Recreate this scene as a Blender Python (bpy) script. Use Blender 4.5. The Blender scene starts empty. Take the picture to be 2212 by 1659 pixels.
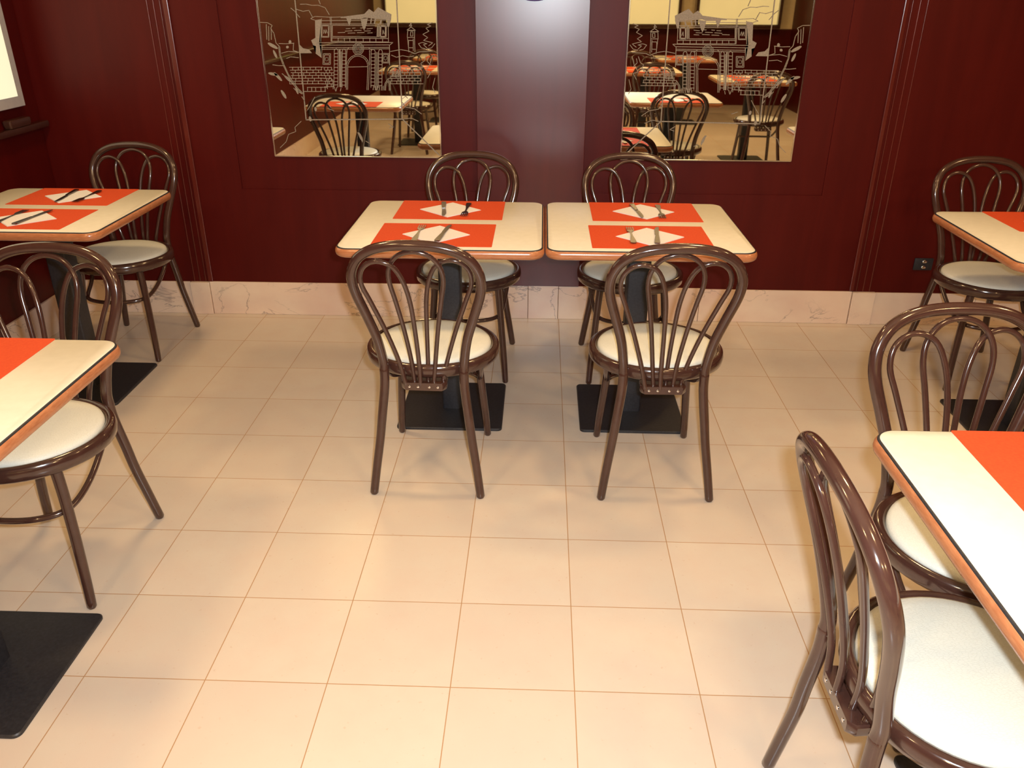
import bpy, bmesh, math, random
from mathutils import Vector, Matrix
random.seed(7)
scene = bpy.context.scene
col = scene.collection
PI = math.pi

# ------------------------------------------------------------------ camera
cam_d = bpy.data.cameras.new('camera'); cam = bpy.data.objects.new('camera', cam_d); col.objects.link(cam)
cam_d.sensor_fit = 'HORIZONTAL'; cam_d.sensor_width = 36.0
cam_d.lens = 36.0 * 1769.3 / 2212.0
cam_d.clip_start = 0.02
R = Vector((0.99936877, 0.03534308, 0.00359654)); U = Vector((-0.01870039, 0.43728001, 0.89913096)); F = Vector((-0.03020536, 0.89863066, -0.43766491))
CAM = Vector((-0.1047, -1.45374, 1.52682))
m = Matrix((R, U, -F)).transposed().to_4x4(); m.translation = CAM
cam.matrix_world = m
scene.camera = cam

# ------------------------------------------------------------------ world, lights, exposure
W = bpy.data.worlds.new('world'); scene.world = W; W.use_nodes = True
W.node_tree.nodes['Background'].inputs[0].default_value = (1.0, 0.62, 0.30, 1)
W.node_tree.nodes['Background'].inputs[1].default_value = 0.05
scene.view_settings.view_transform = 'Standard'; scene.view_settings.look = 'None'
scene.view_settings.exposure = 0.0; scene.view_settings.gamma = 1.0; scene.view_settings.use_curve_mapping = False

def area(name, loc, size, energy, color, rot=(0, 0, 0), sy=None, target=None, spread=None):
    d = bpy.data.lights.new(name, 'AREA'); d.energy = energy; d.color = color; d.size = size
    if sy: d.shape = 'RECTANGLE'; d.size_y = sy
    if spread: d.spread = spread
    o = bpy.data.objects.new(name, d); col.objects.link(o); o.location = loc; o.rotation_euler = rot
    if target is not None:
        o.rotation_euler = (Vector(target) - Vector(loc)).to_track_quat('-Z', 'Y').to_euler()
    return o
# the camera's own flash, above and to the right of the lens
fl = CAM + R * 0.055 + U * 0.045 + F * 0.02
area('camera_flash', fl, 0.040, 54.0, (0.86, 0.94, 1.0), sy=0.026, target=fl + F + U*0.12)
# the warm ceiling lamps of the room
for i, (x, y) in enumerate([(-1.5, 1.2), (0.9, 1.2), (-1.5, -0.9), (0.9, -0.9), (-1.5, -3.2), (0.9, -3.2), (2.6, 0.2), (2.6, -2.6)]):
    area('ceiling_lamp_light', (x, y, 2.655), 0.26, 17.5 if y > -2 else 38.0, (1.0, 0.64, 0.28))

# ------------------------------------------------------------------ helpers
def finish(bm, name, mat, parent=None, smooth=True, angle=40):
    bmesh.ops.recalc_face_normals(bm, faces=bm.faces[:])
    me = bpy.data.meshes.new(name); bm.to_mesh(me); bm.free()
    mats = mat if isinstance(mat, (list, tuple)) else [mat]
    for mm in mats: me.materials.append(mm)
    if smooth:
        for p in me.polygons: p.use_smooth = True
        try: me.set_sharp_from_angle(angle=math.radians(angle))
        except Exception: pass
    o = bpy.data.objects.new(name, me); col.objects.link(o)
    if parent: o.parent = parent
    return o

def tag(o, label=None, cat=None, group=None, kind=None):
    if label: o['label'] = label
    if cat: o['category'] = cat
    if group: o['group'] = group
    if kind: o['kind'] = kind
    return o

def thing(name, label, cat, loc=(0, 0, 0), rz=0.0, group=None):
    o = bpy.data.objects.new(name, None); o.empty_display_size = 0.05; col.objects.link(o)
    o.location = loc; o.rotation_euler = (0, 0, rz)
    return tag(o, label, cat, group)

def box(bm, x0, x1, y0, y1, z0, z1, bev=0.0, mi=0):
    vs = [bm.verts.new(v) for v in ((x0,y0,z0),(x1,y0,z0),(x1,y1,z0),(x0,y1,z0),(x0,y0,z1),(x1,y0,z1),(x1,y1,z1),(x0,y1,z1))]
    fs = [bm.faces.new([vs[i] for i in q]) for q in ((0,3,2,1),(4,5,6,7),(0,1,5,4),(1,2,6,5),(2,3,7,6),(3,0,4,7))]
    for f in fs: f.material_index = mi
    if bev:
        es = list({e for f in fs for e in f.edges})
        r = bmesh.ops.bevel(bm, geom=es, offset=bev, segments=2, profile=0.5, affect='EDGES')
        for f in r['faces']: f.material_index = mi
    return vs

def catmull(pts, n=6, closed=False):
    pts = [Vector(p) for p in pts]; out = []
    N = len(pts)
    rng = range(N if closed else N - 1)
    for i in rng:
        if closed: p0, p1, p2, p3 = pts[i-1], pts[i], pts[(i+1) % N], pts[(i+2) % N]
        else:
            p1, p2 = pts[i], pts[i+1]
            p0 = pts[i-1] if i > 0 else p1*2 - p2
            p3 = pts[i+2] if i + 2 < N else p2*2 - p1
        for k in range(n):
            t = k / n
            out.append(0.5*((2*p1) + (p2-p0)*t + (2*p0-5*p1+4*p2-p3)*t*t + (3*p1-p0-3*p2+p3)*t**3))
    if not closed: out.append(pts[-1].copy())
    return out

def tube(bm, pts, rad, seg=14, closed=False, cap=True, flat=1.0):
    """rad: a number or a function of 0..1; flat squeezes the section along the local binormal."""
    N = len(pts); rings = []
    T = []
    for i in range(N):
        a = pts[i-1] if (i > 0 or closed) else pts[i]; b = pts[(i+1) % N] if (i < N-1 or closed) else pts[i]
        T.append((b - a).normalized())
    n = T[0].orthogonal().normalized()
    ref = Vector((0, 1, 0))
    n = (ref - T[0]*ref.dot(T[0]))
    n = n.normalized() if n.length > 0.1 else T[0].orthogonal().normalized()
    for i in range(N):
        n = (n - T[i]*n.dot(T[i])).normalized(); b = T[i].cross(n)
        r = rad(i/(N-1)) if callable(rad) else rad
        rr = r
        rings.append([bm.verts.new(pts[i] + (n*math.cos(2*PI*k/seg)*flat + b*math.sin(2*PI*k/seg))*rr) for k in range(seg)])
    for i in range(N if closed else N-1):
        a, b2 = rings[i], rings[(i+1) % N]
        for k in range(seg):
            bm.faces.new((a[k], a[(k+1) % seg], b2[(k+1) % seg], b2[k]))
    if cap and not closed:
        for rg, t, s in ((rings[0], T[0], -1), (rings[-1], T[-1], 1)):
            c = sum((v.co for v in rg), Vector())/seg; r = (rg[0].co - c).length
            r2 = [bm.verts.new(c + (v.co - c)*0.72 + t*s*r*0.45) for v in rg]
            for k in range(seg): bm.faces.new((rg[k], rg[(k+1) % seg], r2[(k+1) % seg], r2[k]))
            bm.faces.new(r2)

def rrect(w, d, r, n=8):
    """rounded rectangle outline, centred"""
    pts = []
    for cx, cy, a0 in ((w/2-r, d/2-r, 0), (-w/2+r, d/2-r, PI/2), (-w/2+r, -d/2+r, PI), (w/2-r, -d/2+r, 1.5*PI)):
        for k in range(n+1):
            a = a0 + PI/2*k/n; pts.append((cx + r*math.cos(a), cy + r*math.sin(a)))
    return pts

def loft(bm, rings, cap0=True, cap1=True, mi=0):
    vr = [[bm.verts.new(p) for p in rg] for rg in rings]; n = len(vr[0])
    for a, b in zip(vr, vr[1:]):
        for k in range(n):
            f = bm.faces.new((a[k], a[(k+1) % n], b[(k+1) % n], b[k])); f.material_index = mi
    if cap0: bm.faces.new(vr[0]).material_index = mi
    if cap1: bm.faces.new(vr[-1]).material_index = mi
    return vr

# ------------------------------------------------------------------ materials
def newmat(name):
    mt = bpy.data.materials.new(name); mt.use_nodes = True; nt = mt.node_tree
    return mt, nt, nt.nodes['Principled BSDF']
def setp(b, **k):
    for a, v in k.items():
        key = {'base': 'Base Color', 'rough': 'Roughness', 'metal': 'Metallic', 'spec': 'Specular IOR Level', 'coat': 'Coat Weight', 'coatr': 'Coat Roughness', 'em': 'Emission Color', 'ems': 'Emission Strength'}[a]
        b.inputs[key].default_value = v
def coords(nt, scale=(1, 1, 1), kind='Object'):
    if kind == 'World':
        t = nt.nodes.new('ShaderNodeNewGeometry'); src = t.outputs['Position']
    else:
        t = nt.nodes.new('ShaderNodeTexCoord'); src = t.outputs['Object']
    mp = nt.nodes.new('ShaderNodeMapping'); mp.inputs['Scale'].default_value = scale
    nt.links.new(src, mp.inputs['Vector']); return mp.outputs['Vector']
def noise(nt, vec, scale, detail=4, rough=0.55, dist=0.0):
    n = nt.nodes.new('ShaderNodeTexNoise'); n.inputs['Scale'].default_value = scale; n.inputs['Detail'].default_value = detail
    n.inputs['Roughness'].default_value = rough; n.inputs['Distortion'].default_value = dist
    nt.links.new(vec, n.inputs['Vector']); return n.outputs['Fac']
def ramp(nt, fac, stops):
    r = nt.nodes.new('ShaderNodeValToRGB'); e = r.color_ramp.elements
    e[0].position, e[0].color = stops[0][0], (*stops[0][1], 1); e[1].position, e[1].color = stops[-1][0], (*stops[-1][1], 1)
    for p, c in stops[1:-1]:
        q = e.new(p); q.color = (*c, 1)
    nt.links.new(fac, r.inputs['Fac']); return r.outputs['Color']
def mixc(nt, fac, a, b):
    mx = nt.nodes.new('ShaderNodeMix'); mx.data_type = 'RGBA'
    for s, v in ((mx.inputs[0], fac), (mx.inputs[6], a), (mx.inputs[7], b)):
        if hasattr(v, 'links'): nt.links.new(v, s)
        else: s.default_value = v if not isinstance(v, tuple) else (*v, 1)
    return mx.outputs[2]
def bump(nt, b, h, strength, dist=0.001):
    bp = nt.nodes.new('ShaderNodeBump'); bp.inputs['Strength'].default_value = strength; bp.inputs['Distance'].default_value = dist
    nt.links.new(h, bp.inputs['Height']); nt.links.new(bp.outputs['Normal'], b.inputs['Normal'])
def math_(nt, op, a, b=None):
    n = nt.nodes.new('ShaderNodeMath'); n.operation = op
    for s, v in ((n.inputs[0], a), (n.inputs[1], b)):
        if v is None: continue
        if hasattr(v, 'links'): nt.links.new(v, s)
        else: s.default_value = v
    return n.outputs[0]

def wood(name, c0, c1, scale, rough=0.3, coat=0.0, coatr=0.1, vs=(14, 14, 0.9), kind='Object', spec=0.5):
    mt, nt, b = newmat(name); v = coords(nt, vs, kind)
    n1 = noise(nt, v, scale, 6, 0.6, 0.6); nt.links.new(ramp(nt, n1, [(0.3, c0), (0.7, c1)]), b.inputs['Base Color'])
    setp(b, rough=rough, coat=coat, coatr=coatr, spec=spec); return mt

M = {}
M['wall'] = wood('mahogany_veneer', (0.058, 0.0018, 0.0013), (0.076, 0.0034, 0.0022), 2.0, rough=0.42, coat=0.0, vs=(6, 6, 0.6), kind='World', spec=0.22)
M['panel'] = wood('lacquered_panel_veneer', (0.066, 0.0022, 0.0016), (0.088, 0.0040, 0.0026), 2.0, rough=0.28, vs=(6, 6, 0.6), kind='World', spec=0.75)
M['trim'] = wood('mahogany_moulding', (0.075, 0.010, 0.007), (0.12, 0.018, 0.012), 3.0, rough=0.22, vs=(9, 9, 0.5), kind='World')
M['chair'] = wood('dark_bentwood', (0.044, 0.018, 0.013), (0.060, 0.026, 0.019), 3.0, rough=0.16, coat=0.6, coatr=0.07, vs=(6, 6, 6))
M['edge'] = wood('beech_edge', (0.36, 0.125, 0.05), (0.50, 0.20, 0.085), 5.0, rough=0.25, coat=0.3, coatr=0.15, vs=(6, 6, 40))

# floor: square limestone tiles on a 30 cm grid
mt, nt, b = newmat('limestone_tiles'); M['floor'] = mt
pos = nt.nodes.new('ShaderNodeNewGeometry').outputs['Position']
sx = nt.nodes.new('ShaderNodeSeparateXYZ'); nt.links.new(pos, sx.inputs[0])
def edge_dist(s):
    a = math_(nt, 'DIVIDE', s, 0.3); r_ = math_(nt, 'ROUND', a); return math_(nt, 'ABSOLUTE', math_(nt, 'SUBTRACT', a, r_)), math_(nt, 'FLOOR', a)
dx, ix = edge_dist(sx.outputs['X']); dy, iy = edge_dist(sx.outputs['Y'])
g = math_(nt, 'LESS_THAN', math_(nt, 'MINIMUM', dx, dy), 0.0042)
cell = nt.nodes.new('ShaderNodeCombineXYZ'); nt.links.new(ix, cell.inputs[0]); nt.links.new(iy, cell.inputs[1])
wn = nt.nodes.new('ShaderNodeTexWhiteNoise'); wn.noise_dimensions = '3D'; nt.links.new(cell.outputs[0], wn.inputs['Vector'])
tint = ramp(nt, wn.outputs['Value'], [(0.0, (0.60, 0.52, 0.44)), (0.5, (0.63, 0.55, 0.465)), (1.0, (0.65, 0.575, 0.49))])
mp = nt.nodes.new('ShaderNodeMapping'); nt.links.new(pos, mp.inputs['Vector'])
cloud = noise(nt, mp.outputs['Vector'], 9, 5, 0.6)
specks = noise(nt, mp.outputs['Vector'], 75, 2, 0.5)
c1 = mixc(nt, ramp(nt, cloud, [(0.35, (0, 0, 0)), (0.75, (0.5, 0.5, 0.5))]), tint, (0.62, 0.49, 0.41))
c2 = mixc(nt, ramp(nt, specks, [(0.68, (0, 0, 0)), (0.76, (0.30, 0.30, 0.30))]), c1, (0.50, 0.31, 0.20))
nt.links.new(mixc(nt, g, c2, (0.40, 0.235, 0.12)), b.inputs['Base Color'])
setp(b, rough=0.20, spec=0.45)
nt.links.new(math_(nt, 'MULTIPLY_ADD', g, 0.5), b.inputs['Roughness'])
b.inputs['Roughness'].links[0].from_node.inputs[2].default_value = 0.26
bump(nt, b, math_(nt, 'SUBTRACT', 1.0, g), 0.35, 0.0006)

# marble for the skirting
mt, nt, b = newmat('pink_veined_marble'); M['marble'] = mt
v = coords(nt, (1, 1, 1.6), 'World')
w = noise(nt, v, 3.2, 6, 0.6, 0.8); r1 = ramp(nt, w, [(0.490, (0, 0, 0)), (0.503, (0.7, 0.7, 0.7)), (0.516, (0, 0, 0))])
msk = ramp(nt, noise(nt, v, 2.6, 2), [(0.44, (0, 0, 0)), (0.60, (1, 1, 1))])
vein = math_(nt, 'MULTIPLY', r1, msk)
basec = ramp(nt, noise(nt, v, 3.2, 4), [(0.3, (0.66, 0.47, 0.38)), (0.7, (0.74, 0.60, 0.48))])
nt.links.new(mixc(nt, vein, basec, (0.20, 0.16, 0.16)), b.inputs['Base Color']); setp(b, rough=0.22)

mt, nt, b = newmat('cream_laminate'); M['laminate'] = mt
n1 = noise(nt, coords(nt), 40, 2); nt.links.new(ramp(nt, n1, [(0.3, (0.74, 0.70, 0.58)), (0.7, (0.78, 0.74, 0.62))]), b.inputs['Base Color']); setp(b, rough=0.33)
mt, nt, b = newmat('white_vinyl'); M['vinyl'] = mt
v = coords(nt, (1, 1, 1)); vo = nt.nodes.new('ShaderNodeTexVoronoi'); vo.feature = 'DISTANCE_TO_EDGE'; vo.inputs['Scale'].default_value = 260
mpv = nt.nodes.new('ShaderNodeMapping'); mpv.inputs['Scale'].default_value = (1.0, 0.45, 1); nt.links.new(v, mpv.inputs['Vector']); nt.links.new(mpv.outputs['Vector'], vo.inputs['Vector'])
cr = ramp(nt, vo.outputs['Distance'], [(0.0, (0, 0, 0)), (0.12, (1, 1, 1))])
nt.links.new(mixc(nt, cr, (0.69, 0.69, 0.61), (0.75, 0.75, 0.67)), b.inputs['Base Color']); setp(b, rough=0.45); bump(nt, b, cr, 0.25, 0.0006)
mt, nt, b = newmat('black_steel'); M['black'] = mt
n1 = noise(nt, coords(nt), 120, 2); nt.links.new(ramp(nt, n1, [(0.3, (0.012, 0.012, 0.016)), (0.7, (0.022, 0.022, 0.028))]), b.inputs['Base Color']); setp(b, rough=0.45)
mt, nt, b = newmat('red_paper_mat'); M['mat'] = mt
n1 = noise(nt, coords(nt), 160, 3); nt.links.new(ramp(nt, n1, [(0.3, (0.60, 0.072, 0.024)), (0.7, (0.65, 0.090, 0.028))]), b.inputs['Base Color']); setp(b, rough=0.8, spec=0.15)
mt, nt, b = newmat('white_paper_napkin'); M['napkin'] = mt
n1 = noise(nt, coords(nt), 300, 2); nt.links.new(ramp(nt, n1, [(0.3, (0.74, 0.72, 0.74)), (0.7, (0.82, 0.80, 0.80))]), b.inputs['Base Color']); setp(b, rough=0.9); bump(nt, b, n1, 0.2, 0.0004)
mt, nt, b = newmat('steel_cutlery'); M['steel'] = mt
n1 = noise(nt, coords(nt, (4, 60, 4)), 20, 2); nt.links.new(ramp(nt, n1, [(0.3, (0.16, 0.15, 0.15)), (0.7, (0.22, 0.21, 0.20))]), b.inputs['Base Color']); setp(b, metal=1.0, rough=0.28)
mt, nt, b = newmat('mirror_glass'); M['mirror'] = mt
n1 = noise(nt, coords(nt), 3, 2); nt.links.new(ramp(nt, n1, [(0.3, (0.80, 0.80, 0.74)), (0.7, (0.84, 0.84, 0.79))]), b.inputs['Base Color']); setp(b, metal=1.0, rough=0.015)
mt, nt, b = newmat('polished_bevel'); M['bevel'] = mt
n1 = noise(nt, coords(nt), 9, 2); nt.links.new(ramp(nt, n1, [(0.3, (0.80, 0.82, 0.84)), (0.7, (0.9, 0.9, 0.9))]), b.inputs['Base Color']); setp(b, metal=1.0, rough=0.12)
mt, nt, b = newmat('frosted_etching'); M['etch'] = mt
n1 = noise(nt, coords(nt), 200, 2); nt.links.new(ramp(nt, n1, [(0.3, (0.20, 0.17, 0.14)), (0.7, (0.30, 0.26, 0.21))]), b.inputs['Base Color']); setp(b, rough=0.7)
mt, nt, b = newmat('cream_plaster'); M['plaster'] = mt
n1 = noise(nt, coords(nt, kind='World'), 30, 3); nt.links.new(ramp(nt, n1, [(0.3, (0.70, 0.58, 0.36)), (0.7, (0.76, 0.64, 0.41))]), b.inputs['Base Color']); setp(b, rough=0.8)
mt, nt, b = newmat('purple_sign_face'); M['purple'] = mt
n1 = noise(nt, coords(nt), 20, 2); nt.links.new(ramp(nt, n1, [(0.3, (0.06, 0.02, 0.20)), (0.7, (0.08, 0.03, 0.25))]), b.inputs['Base Color']); setp(b, rough=0.35)
mt, nt, b = newmat('pale_frame'); M['pale'] = mt
n1 = noise(nt, coords(nt), 20, 2); nt.links.new(ramp(nt, n1, [(0.3, (0.42, 0.42, 0.46)), (0.7, (0.48, 0.48, 0.50))]), b.inputs['Base Color']); setp(b, rough=0.4)
def glow(name, colr, s):
    mt, nt, b = newmat(name); n1 = noise(nt, coords(nt), 1.5, 2)
    nt.links.new(ramp(nt, n1, [(0.3, tuple(c*0.88 for c in colr)), (0.7, colr)]), b.inputs['Emission Color']); setp(b, base=(0.6, 0.6, 0.5, 1), ems=s, rough=0.5); return mt
M['lit_panel'] = glow('lit_diffuser', (0.78, 0.76, 0.52), 0.95)
M['lit_lamp'] = glow('lamp_diffuser', (1.0, 0.80, 0.48), 5.0)
M['lit_case'] = glow('display_case_light', (0.95, 0.68, 0.26), 0.75)
M['lit_green'] = glow('green_display_light', (0.30, 0.42, 0.04), 0.7)

# ------------------------------------------------------------------ room shell
XL, XR, YB, YF, H = -2.45, 3.3, 2.45, -6.0, 2.7
def struct(name, bm, mat, smooth=False):
    o = finish(bm, name, mat, smooth=smooth); o['kind'] = 'structure'; return o
bm = bmesh.new(); box(bm, XL-0.1, XR+0.1, YF-0.1, YB+0.1, -0.1, 0.0); struct('floor', bm, M['floor'])
bm = bmesh.new(); box(bm, XL-0.1, XR+0.1, YF-0.1, YB+0.1, H, H+0.1); struct('ceiling', bm, M['plaster'])
# back wall: veneer with a recessed field round the mirrors
bm = bmesh.new()
y0 = YB + 0.006
rx0, rx1, rz0, rz1 = -1.540, 1.222, 0.640, 2.45
box(bm, XL-0.1, rx0, y0, y0+0.12, 0, H); box(bm, rx1, XR+0.1, y0, y0+0.12, 0, H)
box(bm, rx0, rx1, y0, y0+0.12, 0, rz0); box(bm, rx0, rx1, y0, y0+0.12, rz1, H); box(bm, rx0, rx1, y0+0.006, y0+0.12, rz0, rz1)
struct('wall_back', bm, M['wall'])
bm = bmesh.new(); box(bm, XL-0.1, XL, YF, YB, 0, H); struct('wall_left', bm, M['wall'])
bm = bmesh.new(); box(bm, XR, XR+0.1, YF, YB, 0, H); struct('wall_right', bm, M['wall'])
bm = bmesh.new(); box(bm, XL, XR, YF-0.1, YF, 0, 1.0); struct('wall_front', bm, M['wall'])
bm = bmesh.new(); box(bm, XL, XR, YF-0.1, YF, 1.0, H); struct('wall_front_upper', bm, M['plaster'])
# centre panel standing proud between the mirrors
bm = bmesh.new(); box(bm, -0.402, 0.095, YB-0.008, YB+0.0119, 0.176, H-0.01, bev=0.0015); struct('trim_1', bm, M['panel'])
# bundles of fine vertical beads, left and right
n = 2
for side, xs in (('l', (-1.849, -1.820, -1.791)), ('r', (1.468, 1.500, 1.532))):
    for x in xs:
        bm = bmesh.new(); tube(bm, [Vector((x, YB+0.0055, z)) for z in (0.172, 0.9, 1.7, 2.69)], 0.0035, seg=10); struct('trim_%d' % n, bm, M['trim'], True); n += 1
for x0, x1 in ((-1.776, -1.752), (1.432, 1.452)):
    bm = bmesh.new(); box(bm, x0, x1, YB-0.004, YB+0.0059, 0.172, H-0.01, bev=0.003); struct('trim_%d' % n, bm, M['trim']); n += 1
# marble skirting: slabs with slightly prouder blocks between them
bm = bmesh.new()
for a, c, d, h in ((XL, -1.872, 0, .170), (-1.868, -1.772, .010, .170), (-1.770, -1.0, 0, .172), (-0.998, -0.158, 0, .174), (-0.156, -0.006, .0, .176), (-0.004, .70, 0, .174), (.702, 1.446, 0, .170), (1.449, 1.560, .010, .168), (1.562, 2.4, 0, .166), (2.402, XR, 0, .166)):
    box(bm, a, c, YB-0.004-d, YB+0.0059, 0.0005, h, bev=0.0012)
struct('baseboard_back', bm, M['marble'])
bm = bmesh.new(); box(bm, XL, XL+0.012, YF+0.01, YB-0.02, 0.0005, .170, bev=0.001); struct('baseboard_left', bm, M['marble'])
# rail along the left wall
bm = bmesh.new(); box(bm, XL, XL+0.045, YF+0.01, YB-0.002, 0.925, 0.955, bev=0.008); struct('trim_%d' % n, bm, M['chair'], True); n += 1

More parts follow.
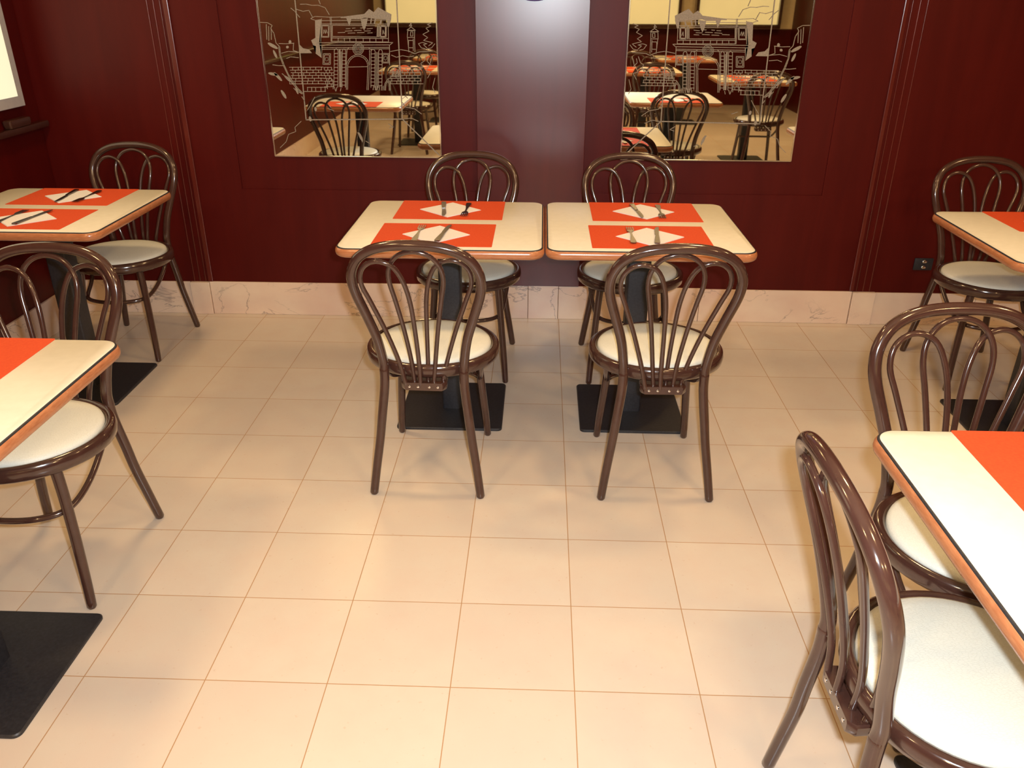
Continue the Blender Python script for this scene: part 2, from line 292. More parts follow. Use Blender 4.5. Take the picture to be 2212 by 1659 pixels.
# ------------------------------------------------------------------ wall fittings
ETCH_L = [[[172,1473],[174,971],[622,964],[617,1474]],[[174,971],[8,808]],[[224,1365],[250,1365],[254,1319],[228,1319],[224,1365]],[[476,1366],[510,1366],[516,1317],[482,1317],[476,1366]],[[263,1365],[462,1366],[467,1320],[268,1319],[263,1365]],[[228,1362],[247,1362],[251,1322],[231,1322],[228,1362]],[[480,1363],[507,1363],[513,1320],[485,1320],[480,1363]],[[214,1391],[218,1299]],[[508,1392],[520,1299]],[[255,1370],[260,1319]],[[259,1370],[264,1319]],[[464,1400],[470,1300]],[[469,1400],[474,1300]],[[201,1405],[469,1398],[536,1401],[557,1392],[538,1386]],[[218,1388],[507,1384]],[[220,1372],[508,1371]],[[285,1354],[310,1352]],[[316,1356],[339,1355]],[[362,1355],[375,1354]],[[384,1353],[403,1352]],[[295,1344],[322,1343]],[[335,1346],[367,1345]],[[376,1344],[408,1342]],[[287,1336],[309,1335]],[[323,1337],[355,1336]],[[364,1335],[396,1334]],[[409,1337],[441,1336]],[[235,1332],[239,1349],[242,1330]],[[488,1334],[492,1350],[496,1332]],[[497,1334],[501,1350],[505,1332]],[[218,1313],[470,1314]],[[218,1299],[472,1300]],[[243,1313],[244,1299]],[[273,1313],[274,1299]],[[300,1314],[301,1299]],[[330,1314],[330,1299]],[[362,1314],[362,1300]],[[389,1314],[390,1300]],[[414,1314],[414,1300]],[[441,1314],[442,1300]],[[198,1297],[534,1294],[529,1284],[212,1287],[198,1297]],[[217,1277],[519,1274]],[[215,1271],[519,1267]],[[214,1287],[219,1204]],[[322,1097],[311,1195],[312,1206],[314,1217],[319,1227],[327,1235],[336,1241],[346,1245],[358,1246],[369,1245],[380,1241],[391,1235],[400,1227],[407,1218],[412,1207],[414,1196],[423,1098]],[[329,1097],[318,1195],[318,1205],[320,1214],[325,1223],[331,1230],[339,1235],[348,1238],[358,1240],[368,1239],[378,1236],[387,1230],[395,1223],[401,1215],[406,1206],[408,1196],[417,1098]],[[318,1196],[408,1194]],[[294,1265],[307,1273]],[[309,1204],[305,1265]],[[415,1205],[406,1265],[398,1274]],[[248,1262],[260,1107]],[[264,1262],[276,1107]],[[248,1262],[256,1270],[264,1262]],[[248,1249],[264,1249]],[[249,1235],[266,1234]],[[251,1220],[267,1220]],[[252,1205],[268,1205]],[[254,1191],[270,1190]],[[255,1176],[271,1176]],[[256,1161],[273,1161]],[[258,1146],[274,1146]],[[259,1131],[276,1131]],[[261,1116],[277,1116]],[[280,1262],[293,1107]],[[298,1263],[310,1107]],[[280,1262],[288,1270],[298,1263]],[[280,1250],[298,1249]],[[282,1235],[299,1235]],[[283,1220],[300,1220]],[[284,1206],[302,1205]],[[286,1191],[304,1190]],[[287,1176],[305,1176]],[[289,1161],[306,1161]],[[290,1146],[308,1146]],[[292,1131],[310,1131]],[[293,1116],[311,1116]],[[412,1263],[427,1108]],[[427,1263],[443,1108]],[[412,1263],[419,1270],[427,1263]],[[412,1250],[428,1250]],[[414,1236],[429,1236]],[[415,1221],[431,1221]],[[417,1206],[433,1206]],[[419,1192],[434,1191]],[[420,1177],[436,1177]],[[422,1162],[438,1162]],[[424,1147],[440,1147]],[[425,1132],[441,1132]],[[427,1117],[443,1117]],[[446,1263],[461,1108]],[[463,1264],[479,1108]],[[446,1263],[453,1271],[463,1264]],[[446,1251],[463,1250]],[[448,1236],[465,1236]],[[449,1221],[467,1221]],[[451,1207],[468,1206]],[[453,1192],[470,1192]],[[454,1177],[472,1177]],[[456,1162],[474,1162]],[[458,1147],[476,1147]],[[460,1132],[477,1132]],[[462,1118],[479,1117]],[[432,1257],[442,1108]],[[439,1257],[449,1108]],[[269,1256],[282,1107]],[[275,1256],[287,1107]],[[218,1251],[249,1252],[253,1212],[222,1212],[218,1251]],[[223,1247],[245,1247],[248,1216],[226,1216],[223,1247]],[[481,1249],[514,1249],[520,1204],[486,1204],[481,1249]],[[487,1244],[509,1244],[514,1209],[491,1209],[487,1244]],[[69,1196],[210,1195]],[[79,1196],[79,1185]],[[103,1196],[103,1184]],[[124,1196],[125,1184]],[[145,1196],[146,1184]],[[169,1195],[170,1184]],[[197,1195],[198,1183]],[[80,1185],[214,1183]],[[92,1184],[92,1173]],[[117,1184],[117,1172]],[[140,1184],[140,1172]],[[162,1184],[162,1172]],[[183,1183],[184,1172]],[[205,1183],[206,1171]],[[82,1173],[226,1171]],[[80,1173],[81,1161]],[[108,1172],[108,1161]],[[130,1172],[130,1160]],[[153,1172],[154,1160]],[[179,1172],[180,1160]],[[206,1171],[206,1159]],[[84,1161],[213,1159]],[[94,1161],[94,1149]],[[119,1160],[120,1149]],[[145,1160],[146,1148]],[[170,1160],[171,1148]],[[192,1160],[193,1148]],[[217,1159],[217,1148]],[[86,1149],[229,1147]],[[82,1149],[83,1137]],[[108,1149],[108,1137]],[[131,1148],[131,1137]],[[159,1148],[159,1136]],[[184,1148],[185,1136]],[[212,1148],[213,1136]],[[79,1137],[221,1136]],[[95,1137],[96,1125]],[[121,1137],[121,1125]],[[145,1136],[146,1124]],[[167,1136],[168,1124]],[[190,1136],[191,1124]],[[218,1136],[218,1124]],[[71,1125],[226,1124]],[[519,1193],[674,1191]],[[528,1193],[529,1181]],[[554,1192],[555,1181]],[[579,1192],[580,1180]],[[610,1192],[611,1180]],[[633,1192],[634,1180]],[[659,1191],[660,1180]],[[527,1181],[671,1179]],[[542,1181],[543,1169]],[[567,1181],[568,1169]],[[596,1180],[597,1168]],[[621,1180],[622,1168]],[[648,1180],[649,1168]],[[519,1169],[669,1168]],[[531,1169],[532,1158]],[[555,1169],[556,1157]],[[584,1169],[585,1157]],[[611,1168],[612,1156]],[[635,1168],[636,1156]],[[660,1168],[661,1156]],[[527,1158],[670,1156]],[[545,1157],[546,1146]],[[573,1157],[574,1145]],[[603,1157],[605,1145]],[[634,1156],[635,1144]],[[663,1156],[664,1144]],[[520,1146],[677,1144]],[[534,1146],[535,1134]],[[564,1145],[566,1133]],[[593,1145],[594,1133]],[[619,1145],[620,1133]],[[650,1144],[651,1132]],[[677,1144],[679,1132]],[[527,1134],[677,1132]],[[548,1134],[549,1122]],[[574,1133],[575,1121]],[[597,1133],[599,1121]],[[623,1133],[624,1121]],[[654,1132],[655,1120]],[[679,1132],[680,1120]],[[524,1122],[678,1120]],[[482,1192],[515,1192]],[[482,1192],[483,1181]],[[499,1192],[500,1180]],[[515,1192],[516,1180]],[[477,1181],[514,1180]],[[492,1181],[493,1169]],[[508,1180],[509,1169]],[[474,1169],[524,1168]],[[484,1169],[485,1157]],[[501,1169],[502,1157]],[[517,1169],[518,1157]],[[477,1157],[531,1157]],[[495,1157],[496,1145]],[[512,1157],[513,1145]],[[488,1145],[522,1145]],[[487,1145],[488,1134]],[[509,1145],[510,1133]],[[479,1134],[523,1133]],[[498,1133],[499,1121]],[[514,1133],[515,1121]],[[481,1122],[534,1121]],[[490,1122],[491,1110]],[[511,1121],[512,1109]],[[478,1110],[523,1109]],[[509,1107],[602,1106]],[[519,1107],[521,1089]],[[538,1107],[540,1089]],[[563,1107],[564,1089]],[[581,1106],[583,1089]],[[600,1106],[602,1088]],[[518,1089],[619,1088]],[[166,1177],[222,1177]],[[173,1177],[173,1166]],[[188,1177],[188,1166]],[[204,1177],[204,1166]],[[169,1166],[208,1166]],[[181,1166],[181,1155]],[[194,1166],[194,1155]],[[210,1166],[210,1155]],[[178,1155],[214,1155]],[[222,1096],[220,1125],[230,1145],[245,1125],[249,1096]],[[227,1096],[225,1123],[231,1136],[240,1123],[244,1096]],[[253,1114],[256,1096]],[[260,1114],[263,1096]],[[269,1114],[273,1096]],[[278,1114],[282,1097]],[[288,1114],[291,1097]],[[297,1114],[301,1097]],[[483,1100],[481,1136],[491,1149],[504,1136],[510,1100]],[[465,1108],[472,1089],[477,1108]],[[282,1107],[286,1094],[289,1107]],[[447,1104],[451,1091]],[[99,1346],[130,1346],[133,1318],[101,1318],[99,1346]],[[107,1341],[117,1341],[119,1324],[108,1324],[107,1341]],[[95,1347],[114,1360],[134,1348],[95,1347]],[[113,1378],[114,1360]],[[110,1366],[123,1364],[115,1374]],[[101,1318],[102,1259]],[[132,1318],[129,1258]],[[107,1312],[109,1264]],[[106,1306],[128,1306],[130,1276],[109,1276],[106,1306]],[[48,1276],[63,1289],[46,1293],[67,1298],[85,1293],[73,1276],[55,1272]],[[23,1263],[46,1261],[83,1259],[102,1251],[129,1262],[165,1268],[212,1260]],[[108,1242],[131,1238],[158,1243],[186,1236],[208,1245]],[[20,1379],[43,1371],[26,1365],[49,1356],[36,1344],[64,1331],[42,1318],[62,1306],[21,1297],[40,1284]],[[12,1293],[27,1276],[48,1272]],[[24,1246],[36,1211],[57,1181],[34,1176],[50,1150]],[[52,1246],[63,1220],[78,1212],[70,1194],[94,1181]],[[32,1203],[49,1220],[44,1237]],[[17,1150],[29,1110],[19,1088]],[[472,1408],[487,1436],[517,1446],[544,1445],[570,1450],[596,1449]],[[507,1450],[515,1474]],[[546,1396],[560,1425],[587,1421],[617,1430]],[[604,1397],[623,1421],[639,1434]],[[623,1079],[645,1102],[664,1128],[682,1163],[697,1203],[708,1242],[707,1276],[722,1293]],[[628,1077],[670,1124],[702,1203],[712,1244],[712,1276]],[[722,1293],[726,1331],[738,1352],[730,1364],[750,1375],[782,1376]],[[736,1352],[741,1306]],[[746,1360],[753,1301]],[[756,1368],[761,1306]],[[696,1198],[723,1198],[748,1201]],[[661,1119],[686,1142],[710,1164]],[[630,1079],[656,1093],[664,1102]],[[641,1292],[673,1289],[709,1290]],[[643,1292],[648,1262],[624,1254]],[[624,1254],[669,1258],[702,1250]],[[627,1232],[663,1235],[682,1228]],[[620,1079],[620,1048],[631,1066]],[[571,1065],[594,1030],[611,1007]],[[169,1060],[154,1071],[145,1062]],[[84,994],[116,1017],[158,1024],[170,1044]],[[101,962],[133,976],[171,971]],[[240,949],[217,935],[237,930]],[[646,957],[678,930],[676,911],[712,898],[726,865],[758,837]],[[367,866],[380,899],[387,909]],[[334,861],[352,871]],[[489,1006],[516,1015]],[[363,1270],[363,1268],[362,1266],[361,1264],[360,1263],[358,1262],[356,1262],[354,1262],[352,1263],[350,1264],[348,1266],[347,1268],[347,1270],[347,1272],[347,1274],[348,1276],[350,1277],[352,1278],[354,1278],[356,1278],[358,1277],[360,1276],[362,1274],[363,1272],[363,1270]],[[369,1270],[368,1267],[368,1264],[366,1261],[363,1258],[360,1257],[356,1257],[353,1257],[349,1258],[346,1261],[344,1263],[342,1267],[341,1270],[341,1274],[342,1277],[344,1280],[347,1282],[350,1283],[353,1284],[357,1283],[360,1282],[364,1280],[366,1277],[368,1274],[369,1270]],[[374,1270],[374,1265],[372,1261],[370,1257],[366,1254],[362,1252],[357,1251],[352,1252],[347,1254],[343,1257],[339,1261],[337,1265],[336,1270],[336,1275],[337,1280],[340,1283],[344,1286],[348,1288],[353,1289],[358,1288],[363,1286],[367,1284],[370,1280],[373,1275],[374,1270]],[[380,1270],[379,1264],[378,1258],[374,1253],[370,1249],[364,1247],[358,1246],[351,1247],[345,1249],[339,1253],[335,1258],[332,1264],[330,1270],[330,1276],[332,1282],[336,1287],[340,1291],[346,1293],[352,1294],[359,1294],[365,1291],[370,1287],[375,1282],[378,1277],[380,1270]],[[242,1232],[242,1229],[240,1227],[239,1225],[236,1224],[234,1225],[231,1227],[230,1229],[229,1232],[229,1235],[230,1238],[232,1239],[235,1240],[237,1239],[240,1238],[241,1235],[242,1232]],[[507,1226],[507,1224],[506,1221],[504,1219],[501,1219],[499,1219],[496,1221],[495,1223],[494,1226],[494,1229],[495,1232],[497,1234],[499,1234],[502,1234],[504,1232],[506,1230],[507,1226]]]
ETCH_F = [[[198,1411],[224,1423],[254,1439],[276,1419],[295,1432],[317,1412],[316,1397],[267,1392],[219,1390],[201,1390]],[[317,1412],[424,1399],[422,1395],[398,1395],[376,1391],[335,1391],[316,1397]],[[201,1390],[219,1390],[220,1362],[211,1361]],[[303,1395],[335,1391],[331,1364],[323,1345],[310,1370]],[[376,1391],[398,1395],[387,1362]],[[241,1391],[245,1392],[253,1374],[244,1374]],[[267,1392],[273,1392],[278,1374],[273,1373]],[[285,1393],[290,1394],[294,1374],[289,1374]],[[509,1390],[537,1386],[543,1314],[563,1304],[556,1284],[544,1280],[548,1249],[523,1231],[515,1282],[528,1295],[521,1300]],[[565,1251],[576,1266],[603,1271],[619,1288],[623,1250]],[[435,1266],[442,1266],[454,1109],[445,1109]],[[760,1292],[758,1287],[749,1278],[735,1271],[723,1267],[716,1268],[718,1274],[727,1282],[741,1290],[753,1294]],[[739,1263],[740,1258],[739,1249],[735,1238],[730,1231],[725,1229],[723,1233],[725,1243],[729,1253],[734,1261]],[[747,1170],[747,1164],[740,1152],[730,1141],[720,1133],[714,1132],[714,1138],[720,1149],[730,1160],[740,1168]],[[774,1166],[771,1162],[760,1157],[747,1155],[735,1155],[730,1157],[733,1162],[743,1166],[756,1169],[768,1169]],[[701,1156],[701,1151],[694,1142],[685,1133],[675,1128],[670,1127],[670,1132],[677,1141],[686,1150],[696,1155]],[[724,1094],[725,1089],[722,1078],[716,1066],[709,1058],[704,1056],[702,1062],[705,1073],[711,1084],[718,1092]],[[655,1109],[657,1105],[657,1096],[654,1086],[650,1078],[646,1076],[645,1080],[645,1089],[648,1099],[652,1107]],[[575,1021],[578,1018],[579,1013],[578,1007],[575,1003],[572,1002],[569,1004],[567,1010],[568,1016],[571,1020]],[[604,980],[608,976],[609,970],[608,963],[605,958],[601,957],[597,960],[596,966],[597,973],[600,978]],[[383,911],[384,905],[382,894],[377,881],[370,871],[366,869],[364,874],[366,886],[372,899],[378,908]],[[665,1297],[664,1292],[662,1289],[658,1289],[654,1292],[652,1296],[653,1301],[656,1304],[660,1304],[663,1301]],[[679,1276],[679,1272],[676,1270],[672,1270],[668,1272],[667,1275],[667,1279],[670,1281],[674,1281],[678,1279]]]
def etched_mirror(x_left, flip, label):
    """x_left: left edge; drawing is authored left-to-right for the right-hand mirror and flipped for the other"""
    wd, z0, z1 = 0.788, 0.798, 2.30
    t = thing('etched_mirror', label, 'mirror', (x_left, YB+0.0115, z0))
    bm = bmesh.new(); box(bm, 0, wd, -0.008, 0.0, 0, z1-z0); finish(bm, 'glass', M['mirror'], t, smooth=False)
    bm = bmesh.new()
    for a, b_, c, d in ((-0.002, 0.004, 0, z1-z0), (wd-0.004, wd+0.002, 0, z1-z0), (0, wd, -0.002, 0.003)):
        box(bm, a, b_, -0.0092, -0.0004, c, d, bev=0.0008)
    finish(bm, 'bevel', M['bevel'], t, smooth=False)
    X = (lambda u: wd - u/1000.0) if flip else (lambda u: u/1000.0)
    bm = bmesh.new(); yy = -0.0088
    for pi, pl in enumerate(ETCH_L):
        hw = 0.0024 if pi < 3 else 0.00125; yy = -0.0098 - 0.000004*pi
        P = [Vector((X(u), yy, z/1000.0 - z0)) for u, z in pl]
        if pi == 0:   # the border runs on up the glass
            P[0] = P[1] + (P[0]-P[1]).normalized()*(1.40); P[3] = P[2] + (P[3]-P[2]).normalized()*(1.40)
        for a, b_ in zip(P, P[1:]):
            d = b_ - a
            if d.length < 1e-5: continue
            q = Vector((-d.z, 0, d.x)).normalized()*hw; e = d.normalized()*hw*0.5
            vs = [bm.verts.new(p) for p in (a-q-e, b_-q+e, b_+q+e, a+q-e)]
            bm.faces.new(vs)
    yy = -0.0094
    for pl in ETCH_F:
        P = [(X(u), yy, z/1000.0 - z0) for u, z in pl]
        try: f = bm.faces.new([bm.verts.new(p) for p in P]); bmesh.ops.triangulate(bm, faces=[f])
        except Exception: pass
    finish(bm, 'etching', M['etch'], t, smooth=False)
    return t
etched_mirror(0.265, False, 'tall etched mirror with a town gate drawing, right of the centre panel')
etched_mirror(-1.360, True, 'tall etched mirror with a town gate drawing, left of the centre panel')

# round purple sign whose lowest edge shows on the centre panel
bm = bmesh.new(); cx, cz, rr = -0.145, 1.466+0.165, 0.165
rings = []
for r_, yv in ((rr-0.004, -0.0085), (rr, -0.012), (rr, -0.020), (rr-0.004, -0.024)):
    rings.append([(cx + r_*math.cos(2*PI*k/64), YB+yv, cz + r_*math.sin(2*PI*k/64)) for k in range(64)])
loft(bm, rings); tag(finish(bm, 'round_sign', M['purple']), 'round purple sign at the top of the wood panel between the mirrors', 'sign')

# lit panel on the left wall
t = thing('lightbox', 'bright cream lit panel with pale border on the left wall', 'lightbox', (XL, 0, 0))
bm = bmesh.new()
y1, y2, zb, zt = 0.9, 2.312, 1.035, 2.1
box(bm, 0.0, 0.035, y1, y2, zb, zt, bev=0.003); finish(bm, 'frame', M['pale'], t, smooth=False)
bm = bmesh.new(); box(bm, 0.030, 0.037, y1+0.045, y2-0.045, zb+0.045, zt-0.045); finish(bm, 'lit_face', M['lit_panel'], t, smooth=False)
# low dark tray on the rail below it
bm = bmesh.new()
loft(bm, [[(XL+0.024+p[0], 2.235+p[1], z) for p in rrect(w_, d_, 0.010)] for w_, d_, z in ((0.034, 0.150, 0.9556), (0.040, 0.160, 0.968), (0.040, 0.160, 0.985), (0.034, 0.152, 0.989))])
tag(finish(bm, 'tray', M['chair']), 'dark glossy tray on the rail below the lit panel', 'tray')

# black socket low on the back wall
t = thing('wall_socket', 'black double wall socket low on the red wood wall', 'socket', (1.762, YB+0.006, 0.315))
bm = bmesh.new(); box(bm, -0.045, 0.045, -0.010, 0, -0.030, 0.030, bev=0.004); finish(bm, 'plate', M['black'], t)
for z in (-0.014, 0.014):
    bm = bmesh.new(); loft(bm, [[(0.002+r_*math.cos(2*PI*k/20), yv, z + r_*0.7*math.sin(2*PI*k/20)) for k in range(20)] for r_, yv in ((0.011, -0.010), (0.011, -0.013), (0.008, -0.015))]); finish(bm, 'outlet', M['bevel'], t)

# ceiling lamps
for i, (x, y, w) in enumerate([(-1.5, 1.2, 'above the left of the two joined tables'), (0.9, 1.2, 'above the right end of the joined tables'), (-1.5, -0.9, 'behind and left of the open floor'), (0.9, -0.9, 'above the near table on the right'),
                               (-1.5, -3.2, 'above the rear left dining table'), (0.9, -3.2, 'above the rear right dining table'), (2.6, 0.2, 'near the right wall'), (2.6, -2.6, 'near the rear end of the right wall')]):
    t = thing('ceiling_light', 'round warm ceiling light ' + w, 'ceiling light', (x, y, H), 0, 'warm ceiling lights')
    bm = bmesh.new(); loft(bm, [[(r_*math.cos(2*PI*k/32), r_*math.sin(2*PI*k/32), z) for k in range(32)] for r_, z in ((0.185, 0), (0.185, -0.030), (0.165, -0.036))], cap1=False); finish(bm, 'rim', M['pale'], t)
    bm = bmesh.new(); loft(bm, [[(r_*math.cos(2*PI*k/32), r_*math.sin(2*PI*k/32), z) for k in range(32)] for r_, z in ((0.160, -0.006), (0.160, -0.020), (0.12, -0.030))]); finish(bm, 'diffuser', M['lit_lamp'], t)

# ------------------------------------------------------------------ chairs
def copy_tree(o, parent=None):
    c = o.copy(); col.objects.link(c); c.parent = parent
    for ch in list(o.children): copy_tree(ch, c)
    return c

def back_y(z):   # how far the back leans as it rises
    pts = ((0.0, -0.245), (0.2, -0.222), (0.40, -0.200), (0.47, -0.198), (0.6, -0.219), (0.72, -0.248), (0.80, -0.272), (0.87, -0.293))
    for (a, ya), (b_, yb) in zip(pts, pts[1:]):
        if z <= b_: return ya + (yb-ya)*(z-a)/(b_-a)
    return pts[-1][1]

def make_chair(label):
    t = thing('bentwood_chair', label, 'chair')
    # hoop back
    half = [(0.126, 0.43), (0.128, 0.47), (0.140, 0.55), (0.163, 0.63), (0.184, 0.70), (0.190, 0.745), (0.184, 0.785), (0.161, 0.824), (0.120, 0.851), (0.066, 0.865)]
    pts = [(-x, z) for x, z in half] + [(0, 0.869)] + [(x, z) for x, z in reversed(half)]
    P = catmull([(x, back_y(z), z) for x, z in pts], 6)
    bm = bmesh.new(); tube(bm, P, 0.0150, seg=18); finish(bm, 'back_hoop', M['chair'], t)
    for s in (-1, 1):
        P = catmull([(s*0.126, back_y(.44), .44), (s*0.128, back_y(.38), .38), (s*0.140, -0.212, 0.28), (s*0.150, -0.218, 0.20), (s*0.165, -0.231, 0.10), (s*0.178, -0.245, 0.006)], 6)
        bm = bmesh.new(); tube(bm, P, lambda q: 0.0152 - 0.0012*q, seg=16); finish(bm, 'leg', M['chair'], t)
        P = catmull([(s*0.128, 0.118, .43), (s*0.137, 0.126, .33), (s*0.148, 0.143, .20), (s*0.158, 0.163, .08), (s*0.163, 0.176, 0.006)], 5)
        bm = bmesh.new(); tube(bm, P, lambda q: 0.0150 - 0.0022*q, seg=16); finish(bm, 'leg', M['chair'], t)
    # three crossing bentwood loops of the splat
    def loop(ax, bx, tops, yo):
        (x0, z0_), (x1, z1_) = (ax[0], 0.392), (bx[0], 0.392)
        pts = [(ax[0], .392), (ax[1], .47), (ax[2], .58), (ax[3], .68)] + tops + [(bx[3], .68), (bx[2], .58), (bx[1], .47), (bx[0], .392)]
        P = catmull([(x, back_y(z) + yo, z) for x, z in pts], 5)
        bm = bmesh.new(); tube(bm, P, 0.0072, seg=12); finish(bm, 'splat_loop', M['chair'], t)
    loop((-0.030, -0.038, -0.052, -0.068), (0.030, 0.038, 0.052, 0.068), [(-0.080, .752), (-0.073, .800), (-0.045, .835), (0, .848), (0.045, .835), (0.073, .800), (0.080, .752)], 0.0)
    for s in (-1, 1):
        loop((s*0.056, s*0.074, s*0.106, s*0.140), (s*0.010, s*0.012, s*0.016, s*0.022), [(s*0.160, .740), (s*0.155, .785), (s*0.130, .812), (s*0.096, .818), (s*0.060, .800), (s*0.036, .752)], 0.0125*s)
    # bracket that carries the loops under the seat rim
    bm = bmesh.new()
    prof = [(-0.068, -0.150), (-0.072, -0.205), (-0.060, -0.219), (0.060, -0.219), (0.072, -0.205), (0.068, -0.150)]
    loft(bm, [[(x*k, y*1.0, z) for x, y in prof] for k, z in ((0.95, 0.376), (1.0, 0.381), (1.0, 0.398), (0.95, 0.402))]); br = finish(bm, 'bracket', M['chair'], t)
    for x in (-0.045, -0.018, 0.018, 0.045):
        bm = bmesh.new(); loft(bm, [[(x + r_*math.cos(2*PI*k/12), -0.219 - d_, 0.389 + r_*math.sin(2*PI*k/12)) for k in range(12)] for r_, d_ in ((0.0040, -0.001), (0.0040, 0.001), (0.0020, 0.002))]); finish(bm, 'screw', M['bevel'], br)
    # round bentwood seat ring and padded seat
    bm = bmesh.new(); n = 56; rings = []
    sec = [(0.186, .414), (0.204, .410), (0.2105, .416), (0.213, .432), (0.2105, .448), (0.202, .455), (0.192, .452), (0.186, .445)]
    for k in range(n):
        a = 2*PI*k/n; sq = 1.0 - 0.045*max(0.0, -math.sin(a))**2
        rings.append([bm.verts.new((r_*1.045*math.cos(a), r_*math.sin(a)*sq, z)) for r_, z in sec])
    for k in range(n):
        a, b_ = rings[k], rings[(k+1) % n]
        for j in range(len(sec)): bm.faces.new((a[j], b_[j], b_[(j+1) % len(sec)], a[(j+1) % len(sec)]))
    finish(bm, 'seat_ring', M['chair'], t, angle=60)
    bm = bmesh.new()
    loft(bm, [[(r_*1.045*math.cos(2*PI*k/56), r_*math.sin(2*PI*k/56)*(1.0-0.045*max(0, -math.sin(2*PI*k/56))**2), z) for k in range(56)] for r_, z in ((0.1850, .425), (0.1856, .448), (0.1835, .4555), (0.175, .4605), (0.150, .4660), (0.10, .4700), (0.05, .4712), (0.01, .4714))])
    finish(bm, 'seat_pad', M['vinyl'], t, angle=70)
    # bowed stretcher: from the back of the ring down to the front legs and across
    h_ = [(0.168, -0.085, .418), (0.164, -0.045, .370), (0.153, 0.020, .315), (0.141, 0.085, .286), (0.118, 0.128, .277), (0.065, 0.155, .274)]
    P = catmull([(-x, y, z) for x, y, z in h_] + [(0, .162, .273)] + [(x, y, z) for x, y, z in reversed(h_)], 6)
    bm = bmesh.new(); tube(bm, P, 0.0085, seg=12); finish(bm, 'stretcher', M['chair'], t)
    return t

CH = [  # x, y, rotation, label, group
 (-0.454, 1.068, -0.03, 'brown bentwood chair in front of the left joined table, its back to us', 'dining chairs'),
 (0.289, 1.072, 0.012, 'brown bentwood chair in front of the right joined table, its back to us', 'dining chairs'),
 (-0.402, 1.870, PI, 'brown bentwood chair between the wall and the left joined table', 'dining chairs'),
 (0.279, 1.874, PI, 'brown bentwood chair between the wall and the right joined table', 'dining chairs'),
 (-1.968, 2.020, PI, 'brown bentwood chair against the wall behind the far left table', 'dining chairs'),
 (-1.468, 0.415, PI+0.02, 'brown bentwood chair behind the near left table, facing the viewer', 'dining chairs'),
 (1.776, 1.870, PI, 'brown bentwood chair against the wall behind the far right table', 'dining chairs'),
 (0.870, 0.040, PI+0.03, 'brown bentwood chair behind the near right table, hoop back toward the wall', 'dining chairs'),
 (0.662, -0.368, -PI/2+0.02, 'nearest brown bentwood chair, turned side on at the near right table edge', 'dining chairs'),
 (-1.42, -2.22, PI, 'bentwood chair reflected in the left mirror at the rear left table', 'reflected chairs'),
 (-0.10, -2.02, PI, 'bentwood chair reflected in the mirrors at the rear middle table', 'reflected chairs'),
 (0.95, -2.22, PI, 'bentwood chair reflected in the right mirror at the rear right table', 'reflected chairs'),
 (1.85, -1.40, PI, 'bentwood chair at the rear table by the right wall, seen in the mirror', 'reflected chairs'),
 (-1.42, -3.15, 0, 'bentwood chair on the far side of the rear left table, reflected', 'reflected chairs'),
 (0.95, -3.15, 0, 'bentwood chair on the far side of the rear right table, reflected', 'reflected chairs'),
 (1.95, 0.75, 0.0, 'bentwood chair on the room side of the far right table, seen in the mirror', 'reflected chairs'),
]
first = None
for x, y, rz, lab, grp in CH:
    if first is None: o = first = make_chair(lab)
    else: o = copy_tree(first)
    o.location = (x, y, 0); o.rotation_euler = (0, 0, rz); o['label'] = lab; o['group'] = grp
    if lab.startswith('nearest'): o.rotation_euler = (0.0262, 0, rz); o.location.z = 0.0064   # its front legs stand on the table's foot plate

# ------------------------------------------------------------------ tables
def make_table(label):
    t = thing('cafe_table', label, 'table')
    w, d, r = 0.685, 0.665, 0.045
    def ring(o, z): return [(p[0], p[1], z) for p in rrect(w-2*o, d-2*o, max(r-o, 0.004))]
    bm = bmesh.new(); loft(bm, [ring(0.0035, .7165), ring(0.0035, .7492), ring(0.0050, .7500)]); finish(bm, 'tabletop', M['laminate'], t, angle=50)
    bm = bmesh.new()
    secs = [(0.006, .7160), (0.001, .7175), (-0.004, .722), (-0.0065, .731), (-0.0055, .739), (-0.0015, .7455), (0.0022, .7478), (0.0032, .7470)]
    loft(bm, [ring(o, z) for o, z in secs], cap0=False, cap1=False); finish(bm, 'edge_band', M['edge'], t, angle=80)
    bm = bmesh.new(); loft(bm, [ring(o, z) for o, z in ((-0.0012, .7458), (-0.0006, .7474), (0.0022, .7490), (0.0036, .7486))], cap0=False, cap1=False); finish(bm, 'seam', M['black'], t, angle=80)
    bm = bmesh.new(); box(bm, -0.16, 0.16, -0.16, 0.16, 0.7085, 0.7160, bev=0.002); finish(bm, 'top_plate', M['black'], t, smooth=False)
    bm = bmesh.new(); loft(bm, [[(p[0], p[1], z) for p in rrect(0.082, 0.082, 0.008, 4)] for z in (0.0102, 0.7085)]); finish(bm, 'column', M['black'], t)
    bm = bmesh.new(); loft(bm, [[(p[0], p[1], z) for p in rrect(0.402-2*o, 0.402-2*o, 0.018-o, 5)] for o, z in ((0.0, 0.0008), (0.0, 0.0070), (0.003, 0.0100))]); finish(bm, 'base_plate', M['black'], t, angle=30)
    return t
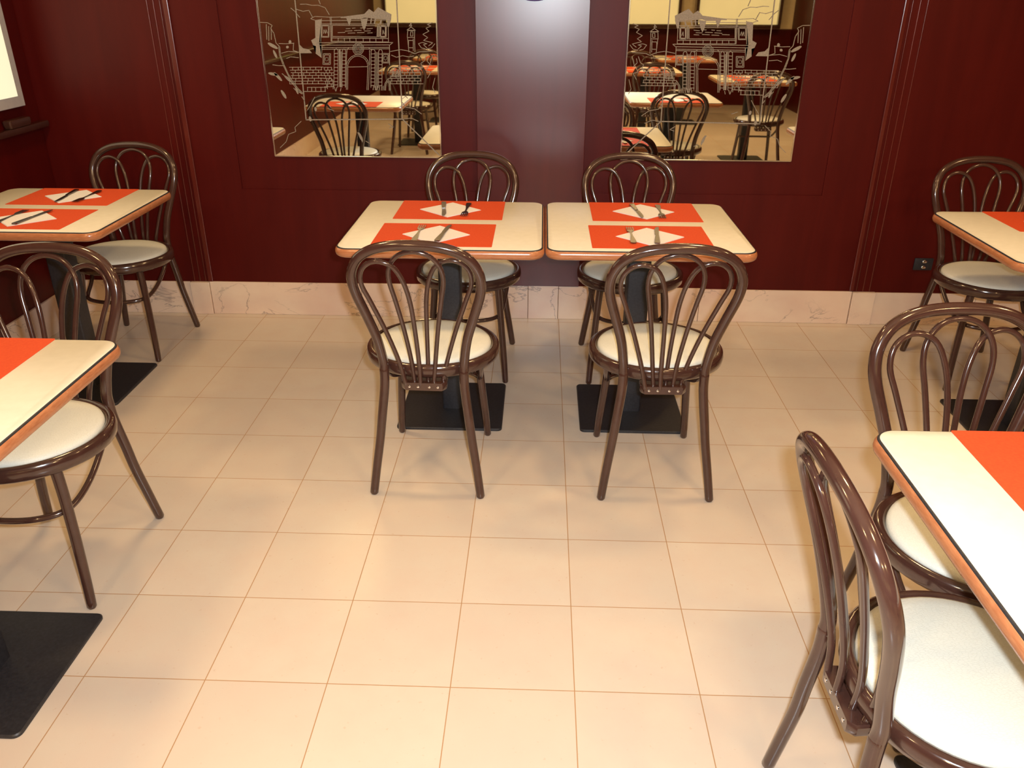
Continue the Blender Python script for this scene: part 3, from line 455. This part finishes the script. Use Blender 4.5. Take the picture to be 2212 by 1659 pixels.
TB = [
 (-0.436, 1.468, 'square cream topped table, left one of the joined pair in the centre'),
 (0.264, 1.474, 'square cream topped table, right one of the joined pair in the centre'),
 (-1.992, 1.610, 'square cream topped table at the far left by the wall'),
 (-1.452, 0.012, 'square cream topped table at the left edge, nearest on that side'),
 (1.745, 1.400, 'square cream topped table at the far right by the wall'),
 (0.892, -0.362, 'square cream topped table in the right foreground'),
 (-1.42, -2.68, 'cream topped table at the rear left, seen only in the mirror'),
 (-0.10, -2.48, 'cream topped table at the rear middle, seen only in the mirrors'),
 (0.95, -2.68, 'cream topped table at the rear right, seen only in the mirror'),
 (1.85, -1.86, 'cream topped table near the right wall, seen only in the mirror'),
 (-1.30, -4.30, 'cream topped table farthest back on the left, seen only in the mirror'),
 (0.10, -4.30, 'cream topped table farthest back in the middle, seen only in the mirrors'),
 (1.60, -4.30, 'cream topped table farthest back on the right, seen only in the mirror'),
]
first = None
for x, y, lab in TB:
    if first is None: o = first = make_table(lab)
    else: o = copy_tree(first)
    o.location = (x, y, 0); o['label'] = lab; o['group'] = 'square cafe tables'

# ------------------------------------------------------------------ place settings
def make_mat():
    bm = bmesh.new(); loft(bm, [[(p[0], p[1], z) for p in rrect(0.405, 0.285, 0.004, 2)] for z in (0, 0.0009)])
    return finish(bm, 'placemat', M['mat'], smooth=False)
def make_napkin():
    bm = bmesh.new(); s = 0.083
    for i in range(3):      # folded layers
        o = 0.0012*i
        box(bm, -s+o, s-o*0.4, -s+o*0.4, s-o, 0.0002+i*0.0009, 0.0009+i*0.0009)
    bmesh.ops.rotate(bm, verts=bm.verts[:], cent=(0, 0, 0), matrix=Matrix.Rotation(PI/4, 3, 'Z'))
    bmesh.ops.scale(bm, verts=bm.verts[:], vec=(1.0, 0.96, 1.0))
    return finish(bm, 'napkin', M['napkin'], smooth=False)
def flatshape(bm, outline, z0, th, zf=None):
    n = len(outline); zf = zf or (lambda y: 0)
    a = [bm.verts.new((x, y, z0 + zf(y))) for x, y in outline]; b_ = [bm.verts.new((x, y, z0 + th + zf(y))) for x, y in outline]
    for k in range(n): bm.faces.new((a[k], a[(k+1) % n], b_[(k+1) % n], b_[k]))
    bm.faces.new(a); bm.faces.new(b_)
def make_fork():
    t = thing('fork', 'fork', 'fork')
    bm = bmesh.new(); flatshape(bm, [(-.009, -.098), (-.0105, -.088), (-.0085, -.06), (-.0035, -.01), (-.003, .03), (.003, .03), (.0035, -.01), (.0085, -.06), (.0105, -.088), (.009, -.098), (0, -.101)], 0, .0022); finish(bm, 'handle', M['steel'], t, smooth=False)
    bm = bmesh.new(); flatshape(bm, [(-.003, .028), (-.0115, .045), (-.0125, .056), (.0125, .056), (.0115, .045), (.003, .028)], 0.0001, .002)
    for x in (-.0108, -.0036, .0036, .0108): box(bm, x-.0016, x+.0016, .055, .098, .0002, .002)
    finish(bm, 'tines', M['steel'], t, smooth=False); return t
def make_knife():
    t = thing('knife', 'knife', 'knife')
    bm = bmesh.new(); flatshape(bm, [(-.008, -.105), (-.0095, -.098), (-.0075, -.04), (-.0055, -.005), (.0055, -.005), (.0075, -.04), (.0095, -.098), (.008, -.105)], 0, .0045); finish(bm, 'handle', M['steel'], t, smooth=False)
    bm = bmesh.new(); flatshape(bm, [(-.0045, -.006), (-.009, .01), (-.010, .07), (-.006, .095), (.002, .107), (.0055, .10), (.0055, -.006)], 0.001, .0015); finish(bm, 'blade', M['steel'], t, smooth=False); return t
pm, nk, fk, kn = make_mat(), make_napkin(), make_fork(), make_knife()
used = set()
def put(o, x, y, z, rz, lab, cat, grp):
    c = o if o.name not in used else copy_tree(o)
    used.add(o.name)
    c.location = (x, y, z); c.rotation_euler = (0, 0, rz); tag(c, lab, cat, grp)
def setting(tx, ty, near, where, full=True, dx=0.0):
    """near: the diner sits on the camera side of the table"""
    s = -1 if near else 1
    cx, cy = tx + dx, ty + s*0.177; cy += 0.018 if near else 0.012
    rz = 0.0 if near else PI
    put(pm, cx, cy, 0.7502, 0, 'red paper placemat ' + where, 'placemat', 'red placemats')
    put(nk, cx - s*0.002, cy - 0.004, 0.7512, rz, 'white diamond napkin ' + where, 'napkin', 'diamond napkins')
    if full:
        put(fk, cx + s*0.060, cy - s*0.008, 0.7546, rz + (-0.02), 'steel fork ' + where, 'fork', 'forks')
        put(kn, cx - s*0.028, cy - s*0.006, 0.7546, rz + (-0.12 if near else 0.10), 'steel knife ' + where, 'knife', 'knives')
setting(-0.436, 1.468, True, 'at the front of the left joined table', dx=-0.028)
setting(-0.436, 1.468, False, 'at the wall side of the left joined table', dx=-0.010)
setting(0.264, 1.474, True, 'at the front of the right joined table', dx=0.008)
setting(0.264, 1.474, False, 'at the wall side of the right joined table', dx=0.028)
setting(-1.992, 1.610, True, 'at the front of the far left table', dx=0.0)
setting(-1.992, 1.610, False, 'at the wall side of the far left table', dx=0.0)
setting(-1.452, 0.012, False, 'at the back of the near left table', dx=-0.025)
setting(1.745, 1.400, False, 'at the wall side of the far right table', dx=0.05)
setting(0.892, -0.362, False, 'at the back of the near right foreground table', dx=0.012)
for x, y, w in ((-1.42, -2.68, 'rear left table in the mirror'), (-0.10, -2.48, 'rear middle table in the mirrors'), (0.95, -2.68, 'rear right table in the mirror'), (1.85, -1.86, 'table by the right wall'), (-1.30, -4.30, 'farthest left mirrored table'), (0.10, -4.30, 'farthest middle mirrored table'), (1.60, -4.30, 'farthest right mirrored table')):
    for near, ww in ((True, 'on the far side of the '), (False, 'on the mirror side of the ')): setting(x, y, near, ww + w, full=False)

# ------------------------------------------------------------------ lit cabinets on the rear wall, seen only in the mirrors
for x0, x1, mat, lab in ((-2.3, -1.35, 'lit_case', 'lit cream display cabinet at the left of the rear wall'), (-1.2, -0.7, 'lit_green', 'green lit display cabinet on the rear wall'), (-0.5, 0.55, 'lit_case', 'lit cream display cabinet in the middle of the rear wall'),
                         (0.75, 1.75, 'lit_case', 'lit cream display cabinet right of the middle on the rear wall'), (1.95, 3.1, 'lit_case', 'lit cream display cabinet at the right of the rear wall')):
    t = thing('display_cabinet', lab, 'cabinet', (0.5*(x0+x1), YF, 1.0)); w = (x1-x0)/2
    bm = bmesh.new(); box(bm, -w, w, 0.001, 0.16, 0.01, 0.06, bev=.003); box(bm, -w, -w+0.04, 0.001, 0.16, 0.06, 1.1); box(bm, w-0.04, w, 0.001, 0.16, 0.06, 1.1); box(bm, -w, w, 0.001, 0.16, 1.1, 1.15); finish(bm, 'frame', M['chair'], t, smooth=False)
    bm = bmesh.new(); box(bm, -w+0.041, w-0.041, 0.004, 0.10, 0.061, 1.099); finish(bm, 'lit_front', M[mat], t, smooth=False)
